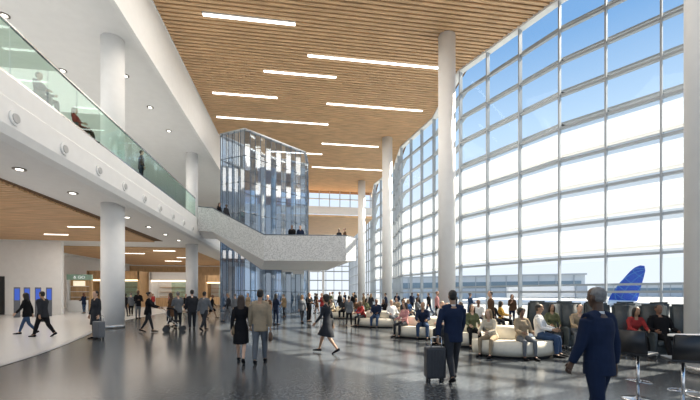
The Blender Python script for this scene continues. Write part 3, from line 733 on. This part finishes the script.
# far end
struct('wall_far_bulkhead', boxmesh(-7.6, 11.4, 54.0, 54.3, 13.6, 14.7), WHITE)
bm = bmesh.new()
for k in range(13): bmbox(bm, -7.6+k*1.56-.05, -7.6+k*1.56+.05, 54.0, 54.2, 14.7, ZC+.1)
bmbox(bm, -7.6, 11.4, 54.0, 54.2, 15.8, 15.9)
struct('window_90', tomesh(bm), FRAME)
struct('ceiling', boxmesh(-26, 11.6, 54.35, 80, 13.2, 13.5), WOOD)
bm = bmesh.new()
for k in range(12): bmbox(bm, -8+k*1.8-.06, -8+k*1.8+.06, 80, 80.2, 0, 13.2)
for zz in (0, 2.2, 4.4, 6.4, 7.6, 9.2, 11, 12.9): bmbox(bm, -8, 11.8, 80, 80.2, zz, zz+.22)
struct('window_91', tomesh(bm), FRAME)
bm = bmesh.new()
for k in range(15): bmbox(bm, 11.5, 11.7, 56+k*1.7-.06, 56+k*1.7+.06, 0, 13.2)
for k in range(8): bmbox(bm, 11.5, 11.7, 56, 80, k*1.72, k*1.72+.1)
struct('window_92', tomesh(bm), FRAME)
e = empty('far_gallery', (0, 0, 0), 'white upper gallery with glazed front at the far end', 'mezzanine')
add('deck', boxmesh(-9, 5, 64, 79, 6.25, 7.0), e, WHITE)
for xx in (-6, -2, 2, 4.7): add('post', boxmesh(xx-.2, xx+.2, 64.5, 64.9, 0, 6.25), e, WHITE)
add('guard_glass', boxmesh(-9, 5, 64.1, 64.13, 7.0, 8.2), e, GLR)

# ---- glass stair tower: crisp faceted vertical glass
TP = [(-6.4, 31.8), (-4.1, 29.5), (.7, 30.8), (1.0, 33.6), (-3.0, 34.8)]
TZ = [15.1, 14.7, 13.6, 13.6, 14.6]
e = empty('glass_tower', (0, 0, 0), 'tall faceted tower of vertical blue-grey glass around the stair', 'glass tower')
for i in range(5):
    a, b = Vector(TP[i]), Vector(TP[(i+1) % 5]); za, zb = TZ[i], TZ[(i+1) % 5]
    L = (b-a).length; n = 2*round(L/.9) if i < 2 else 2*round(L/1.3); t = (b-a)/L; nn = Vector((t.y, -t.x))
    for k in range(n):
        u0, u1 = k/n, (k+1)/n
        p0, p1 = a.lerp(b, u0)+nn*(.10 if k % 2 else 0), a.lerp(b, u1)+nn*(0 if k % 2 else .10)
        bm = bmesh.new()
        f = bm.faces.new([bm.verts.new((p0.x, p0.y, .05)), bm.verts.new((p1.x, p1.y, .05)), bm.verts.new((p1.x, p1.y, za+(zb-za)*u1)), bm.verts.new((p0.x, p0.y, za+(zb-za)*u0))])
        add('glass_strip', tomesh(bm), e, (GLT, GLT3, GLT2, GLT3, GLT, GLT3, GLT2, GLT)[(k*3+i) % 8])
        zt = za+(zb-za)*u0
        add('mullion', boxmesh(p0.x-.022, p0.x+.022, p0.y-.022, p0.y+.022, 0, zt), e, DARKM)
    for f in (1.0, .86, .72, .55, .3, .13):
        bm = bmesh.new(); rod(bm, (a.x, a.y, za*f), (b.x, b.y, zb*f), .04 if f < 1 else .11, 6)
        add('ring_beam', tomesh(bm), e, DARKM if f < 1 else FRAME)
add('tower_core', prism([(-3.3, 32.0), (-1.9, 31.9), (-1.8, 33.2), (-3.2, 33.4)], 0, 12.6), e, mat('core_blue', (.18, .28, .40), .35, .3, noise=.1))

# ---- staircase
e = empty('staircase', (0, 0, 0), 'white staircase with perforated metal parapets joining mezzanine and landing', 'staircase')
TH = .10
def ribbon(pts, z0s, z1s):
    bm = bmesh.new(); n = len(pts); R = []
    for i, p in enumerate(pts):
        p = Vector(p); d = (Vector(pts[min(i+1, n-1)])-Vector(pts[max(i-1, 0)])).normalized(); nn = Vector((-d.y, d.x))*TH/2
        R.append([bm.verts.new((p.x+nn.x, p.y+nn.y, z0s[i])), bm.verts.new((p.x-nn.x, p.y-nn.y, z0s[i])), bm.verts.new((p.x-nn.x, p.y-nn.y, z1s[i])), bm.verts.new((p.x+nn.x, p.y+nn.y, z1s[i]))])
    for A_, B_ in zip(R, R[1:]):
        for i in range(4): bm.faces.new([A_[i], A_[(i+1) % 4], B_[(i+1) % 4], B_[i]])
    bm.faces.new(R[0][::-1]); bm.faces.new(R[-1]); return tomesh(bm)
fr = [(-7.55, 29.3), (-6.4, 28.9), (-2.3, 26.2), (3.4, 25.4), (4.3, 26.4), (4.2, 28.6)]
add('front_parapet', ribbon(fr, [6.5, 6.4, 4.0, 3.95, 4.1, 4.2], [8.35, 8.2, 5.8, 5.75, 5.75, 5.75]), e, PERF)
# sloping folded underside: wedge set back below the parapet
bm = bmesh.new()
A1 = [bm.verts.new(p) for p in [(-7.5, 29.4, 6.5), (-6.4, 29.0, 6.4), (-2.3, 26.3, 4.0), (3.35, 25.5, 3.95), (4.15, 26.45, 4.1), (4.1, 28.5, 4.2)]]
A2 = [bm.verts.new(p) for p in [(-7.5, 30.5, 6.1), (-6.3, 30.0, 6.0), (-2.6, 27.7, 3.45), (2.2, 27.2, 3.4), (3.0, 27.4, 3.7), (3.2, 28.4, 4.2)]]
A3 = [bm.verts.new(p) for p in [(-7.5, 31.5, 6.7), (-6.3, 30.9, 6.5), (-3.3, 28.9, 4.2), (1.0, 29.0, 4.2), (1.4, 29.05, 4.2), (1.6, 29.05, 4.2)]]
for P_, Q_ in ((A1, A2), (A2, A3)):
    for i in range(5): bm.faces.new([P_[i], P_[i+1], Q_[i+1], Q_[i]])
add('underside', tomesh(bm), e, WHITE)
bk = [(-7.55, 31.7), (-6.3, 31.0), (-3.4, 28.9), (-1.4, 28.9)]
add('rear_parapet', ribbon(bk, [6.7, 6.5, 4.3, 4.3], [8.4, 8.2, 5.8, 5.8]), e, PERF)
add('end_parapet', ribbon([(1.5, 29.1), (4.15, 28.8)], [4.2, 4.2], [5.8, 5.75]), e, PERF)
add('landing', prism([(-2.4, 26.3), (3.4, 25.5), (4.25, 26.4), (4.15, 28.9), (1.4, 29.1), (-3.4, 28.9)], 4.35, 4.85), e, WHITE)
bm = bmesh.new(); nst = 15
for k in range(nst):
    u0, u1 = k/nst, (k+1)/nst
    A0 = Vector((-6.5, 29.0)).lerp(Vector((-2.4, 26.3)), u0); A1 = Vector((-6.5, 29.0)).lerp(Vector((-2.4, 26.3)), u1)
    B0 = Vector((-6.2, 30.9)).lerp(Vector((-3.3, 28.9)), u0); B1 = Vector((-6.2, 30.9)).lerp(Vector((-3.3, 28.9)), u1)
    zt = 7.5-(k+1)*2.65/(nst+1); lo = [bm.verts.new((q.x, q.y, zt-.42)) for q in (A0, A1, B1, B0)]; hi = [bm.verts.new((q.x, q.y, zt)) for q in (A0, A1, B1, B0)]
    bm.faces.new(lo[::-1]); bm.faces.new(hi)
    for i in range(4): bm.faces.new([lo[i], lo[(i+1) % 4], hi[(i+1) % 4], hi[i]])
add('upper_flight', tomesh(bm), e, WHITE)
add('upper_landing', prism([(-7.55, 29.3), (-6.5, 29.0), (-6.2, 30.9), (-7.55, 31.6)], 6.9, 7.5), e, WHITE)
bm = bmesh.new(); nst = 28
for k in range(nst):
    zt = 4.85-(k+1)*4.85/(nst+1); y0 = 28.9+k*.26; bmbox(bm, -1.3, .6, y0, y0+.27, max(0, zt-.40), zt)
add('lower_flight', tomesh(bm), e, WHITE)
bm = bmesh.new()
for p, q, z0, z1 in zip(fr, fr[1:], [8.35, 8.2, 5.8, 5.75, 5.75], [8.2, 5.8, 5.75, 5.75, 5.75]): rod(bm, (*p, z0+.05), (*q, z1+.05), .035)
add('handrail', tomesh(bm), e, DARKM)

# ================= OUTSIDE =================
add('apron_ground', boxmesh(12.6, 420, -200, 500, -.6, -.4), None, mat('apron_concrete', (.20, .21, .215), .9, noise=.08, scale=.1), 'pale concrete airport apron outside the glazing', 'ground')
def abuild(px, d, w, h, lab, dp=12, z0=-.4, rz=-35):
    x, y = gp(px, d); e = empty('terminal_building', (x, y, 0), lab, 'building', rz=D(rz))
    add('walls', boxmesh(-w/2, w/2, 0, dp, z0, h), e, mat('clad_white', (.62, .66, .70), .6, noise=.03))
    add('window_band', boxmesh(-w/2+1, w/2-1, -.1, .05, h*.45, h*.75), e, mat('band_blue', (.20, .28, .34), .2, noise=.1))
    add('roof_edge', boxmesh(-w/2-.5, w/2+.5, -.6, dp+.5, h, h+.5), e, mat('roof_grey', (.5, .52, .55), .6, noise=.05))
    for q in range(int(w//5)): add('fin', boxmesh(-w/2+2+q*5-.12, -w/2+2+q*5+.12, -.3, 0, 0, h), e, FRAME)
abuild(470, 130, 70, 7.5, 'low white terminal building across the apron')
abuild(690, 190, 80, 6.0, 'long low white hangar building across the apron')
x, y = gp(556, 72); e = empty('jet_bridge', (x, y, 0), 'white passenger boarding bridge on a wheeled leg', 'jet bridge', rz=D(-25))
add('tunnel', boxmesh(-9, 3, -1.3, 1.3, .8, 3.2, .15), e, WHITE); add('cab', boxmesh(3, 5, -1.8, 1.8, .6, 3.4, .2), e, FRAME)
for xx in (-7, 2): add('support_leg', boxmesh(xx-.25, xx+.25, -.9, .9, -.4, 1.0), e, FRAME)
x, y = gp(627, 55); e = empty('airplane', (x, y, 0), 'parked airplane with blue tail fin and globe emblem', 'airplane', rz=D(-46))
BL = mat('tail_blue', (.006, .065, .42), .5, noise=.03)
fin = [(p*.92, q) for p, q in [(-2.7, .3), (-2.1, 1.5), (-1.3, 2.8), (-.4, 4.0), (.4, 5.0), (1.0, 5.55), (1.7, 5.85), (2.25, 5.75), (2.35, 5.0), (2.15, 4.0), (1.7, 2.2), (1.3, .3)]]
bm = bmesh.new(); a = [bm.verts.new((p, -.12, q)) for p, q in fin]; b = [bm.verts.new((p, .12, q)) for p, q in fin]
bm.faces.new(a); bm.faces.new(b[::-1])
for i in range(len(fin)): bm.faces.new([a[i], a[(i+1) % len(fin)], b[(i+1) % len(fin)], b[i]])
add('tail_fin', tomesh(bm), e, BL)
def inside(px, pz):
    c = False; n = len(fin)
    for i in range(n):
        x1, y1 = fin[i]; x2, y2 = fin[(i+1) % n]
        if (y1 > pz) != (y2 > pz) and px < (x2-x1)*(pz-y1)/(y2-y1)+x1: c = not c
    return c
bm = bmesh.new(); R = 3.3; c0 = (1.5, 2.4); ta = D(-28)
def gpt(la, lo):   # tilted globe graticule
    v = Vector((cos(D(la))*sin(D(lo)), sin(D(la)), cos(D(la))*cos(D(lo))))
    v = Matrix.Rotation(D(22), 3, 'X') @ v
    xx, zz = v.x*R, v.y*R
    return (c0[0]+xx*cos(ta)-zz*sin(ta), c0[1]+xx*sin(ta)+zz*cos(ta)), v.z
for ln in [[gpt(la, lo) for la in range(-90, 91, 3)] for lo in range(-75, 90, 25)]+[[gpt(la, lo) for lo in range(-90, 91, 3)] for la in range(-50, 80, 25)]:
    for (p, pz), (q, qz) in zip(ln, ln[1:]):
        if pz > -.05 and qz > -.05 and inside(*p) and inside(*q): rod(bm, (p[0], -.12, p[1]), (q[0], -.12, q[1]), .05, 5)
add('tail_emblem', tomesh(bm), e, mat('emblem_blue', (.06, .24, .55), .6, noise=.02))
bm = bmesh.new(); loft(bm, [((3.2, 0, .2), .25, .25), ((1, 0, -.05), .7, .6), ((-4, 0, -.2), 1.1, .9), ((-12, 0, -.2), 1.2, 1.0), ((-22, 0, -.2), 1.2, 1.0), ((-26, 0, -.3), .7, .6), ((-27, 0, -.4), .2, .2)], 24)
add('fuselage', tomesh(bm), e, WHITE)
for sy in (-1, 1):
    add('tailplane', prism([(-.4, sy*.4), (2, sy*.4), (2.6, sy*3.2), (1.6, sy*3.2)], .25, .38), e, WHITE)

# ================= LIGHT =================
w = bpy.data.worlds.new('World'); S.world = w; w.use_nodes = True
n = w.node_tree.nodes; l = w.node_tree.links; bg = n['Background']
tc = n.new('ShaderNodeTexCoord'); sp = n.new('ShaderNodeSeparateXYZ'); rp = n.new('ShaderNodeValToRGB')
l.new(tc.outputs['Generated'], sp.inputs[0]); l.new(sp.outputs['Z'], rp.inputs[0]); l.new(rp.outputs[0], bg.inputs[0])
E = rp.color_ramp.elements
E[0].position = 0.0; E[0].color = (.74, .80, .86, 1)
E[1].position = 1.0; E[1].color = (.09, .22, .50, 1)
q = E.new(0.18); q.color = (.72, .81, .90, 1)
q = E.new(0.38); q.color = (.46, .64, .85, 1)
q = E.new(0.54); q.color = (.19, .38, .68, 1)
bg.inputs[1].default_value = 1.25
sl = bpy.data.lights.new('Sun', 'SUN'); sl.energy = 19.0; sl.angle = D(.6); sl.color = (1, .90, .74)
so = bpy.data.objects.new('sun_light', sl); COL.objects.link(so)
so.rotation_euler = Vector((-.66, -.20, -.72)).to_track_quat('-Z', 'Y').to_euler(); so.location = (40, 20, 40)
for (xx, yy) in [(0, 6), (0, 18), (1, 30), (1, 44)]:  # added fill lamps that brighten the hall, not actual ceiling fittings
    al = bpy.data.lights.new('Flood', 'AREA'); al.shape = 'RECTANGLE'; al.size = 10; al.size_y = 6; al.energy = 780; al.color = (1, .94, .85)
    ao = bpy.data.objects.new('ceiling_flood', al); COL.objects.link(ao); ao.location = (xx, yy, ZC-.3)
for (xx, yy, zz, en) in [(-15, 16, 5.85, 360), (-15, 27, 5.85, 360), (-15, 40, 5.85, 330), (-15, 52, 5.85, 330), (-15, 14, 13.9, 420), (-15, 28, 13.9, 420)]:  # extra fill added to lighten the spaces below and above the mezzanine deck
    al = bpy.data.lights.new('Soffit', 'AREA'); al.shape = 'RECTANGLE'; al.size = 8; al.size_y = 6; al.energy = en; al.color = (1, .93, .84)
    ao = bpy.data.objects.new('soffit_flood', al); COL.objects.link(ao); ao.location = (xx, yy, zz)
cd = bpy.data.cameras.new('Camera'); cam = bpy.data.objects.new('camera', cd); COL.objects.link(cam)
cd.sensor_width = 36; cd.lens = 36*360/700; cd.shift_y = 93/700; cd.clip_end = 1000
cam.location = (0, 0, 1.7); cam.rotation_euler = (pi/2, 0, -D(8.4)); S.camera = cam
S.view_settings.view_transform = 'Standard'
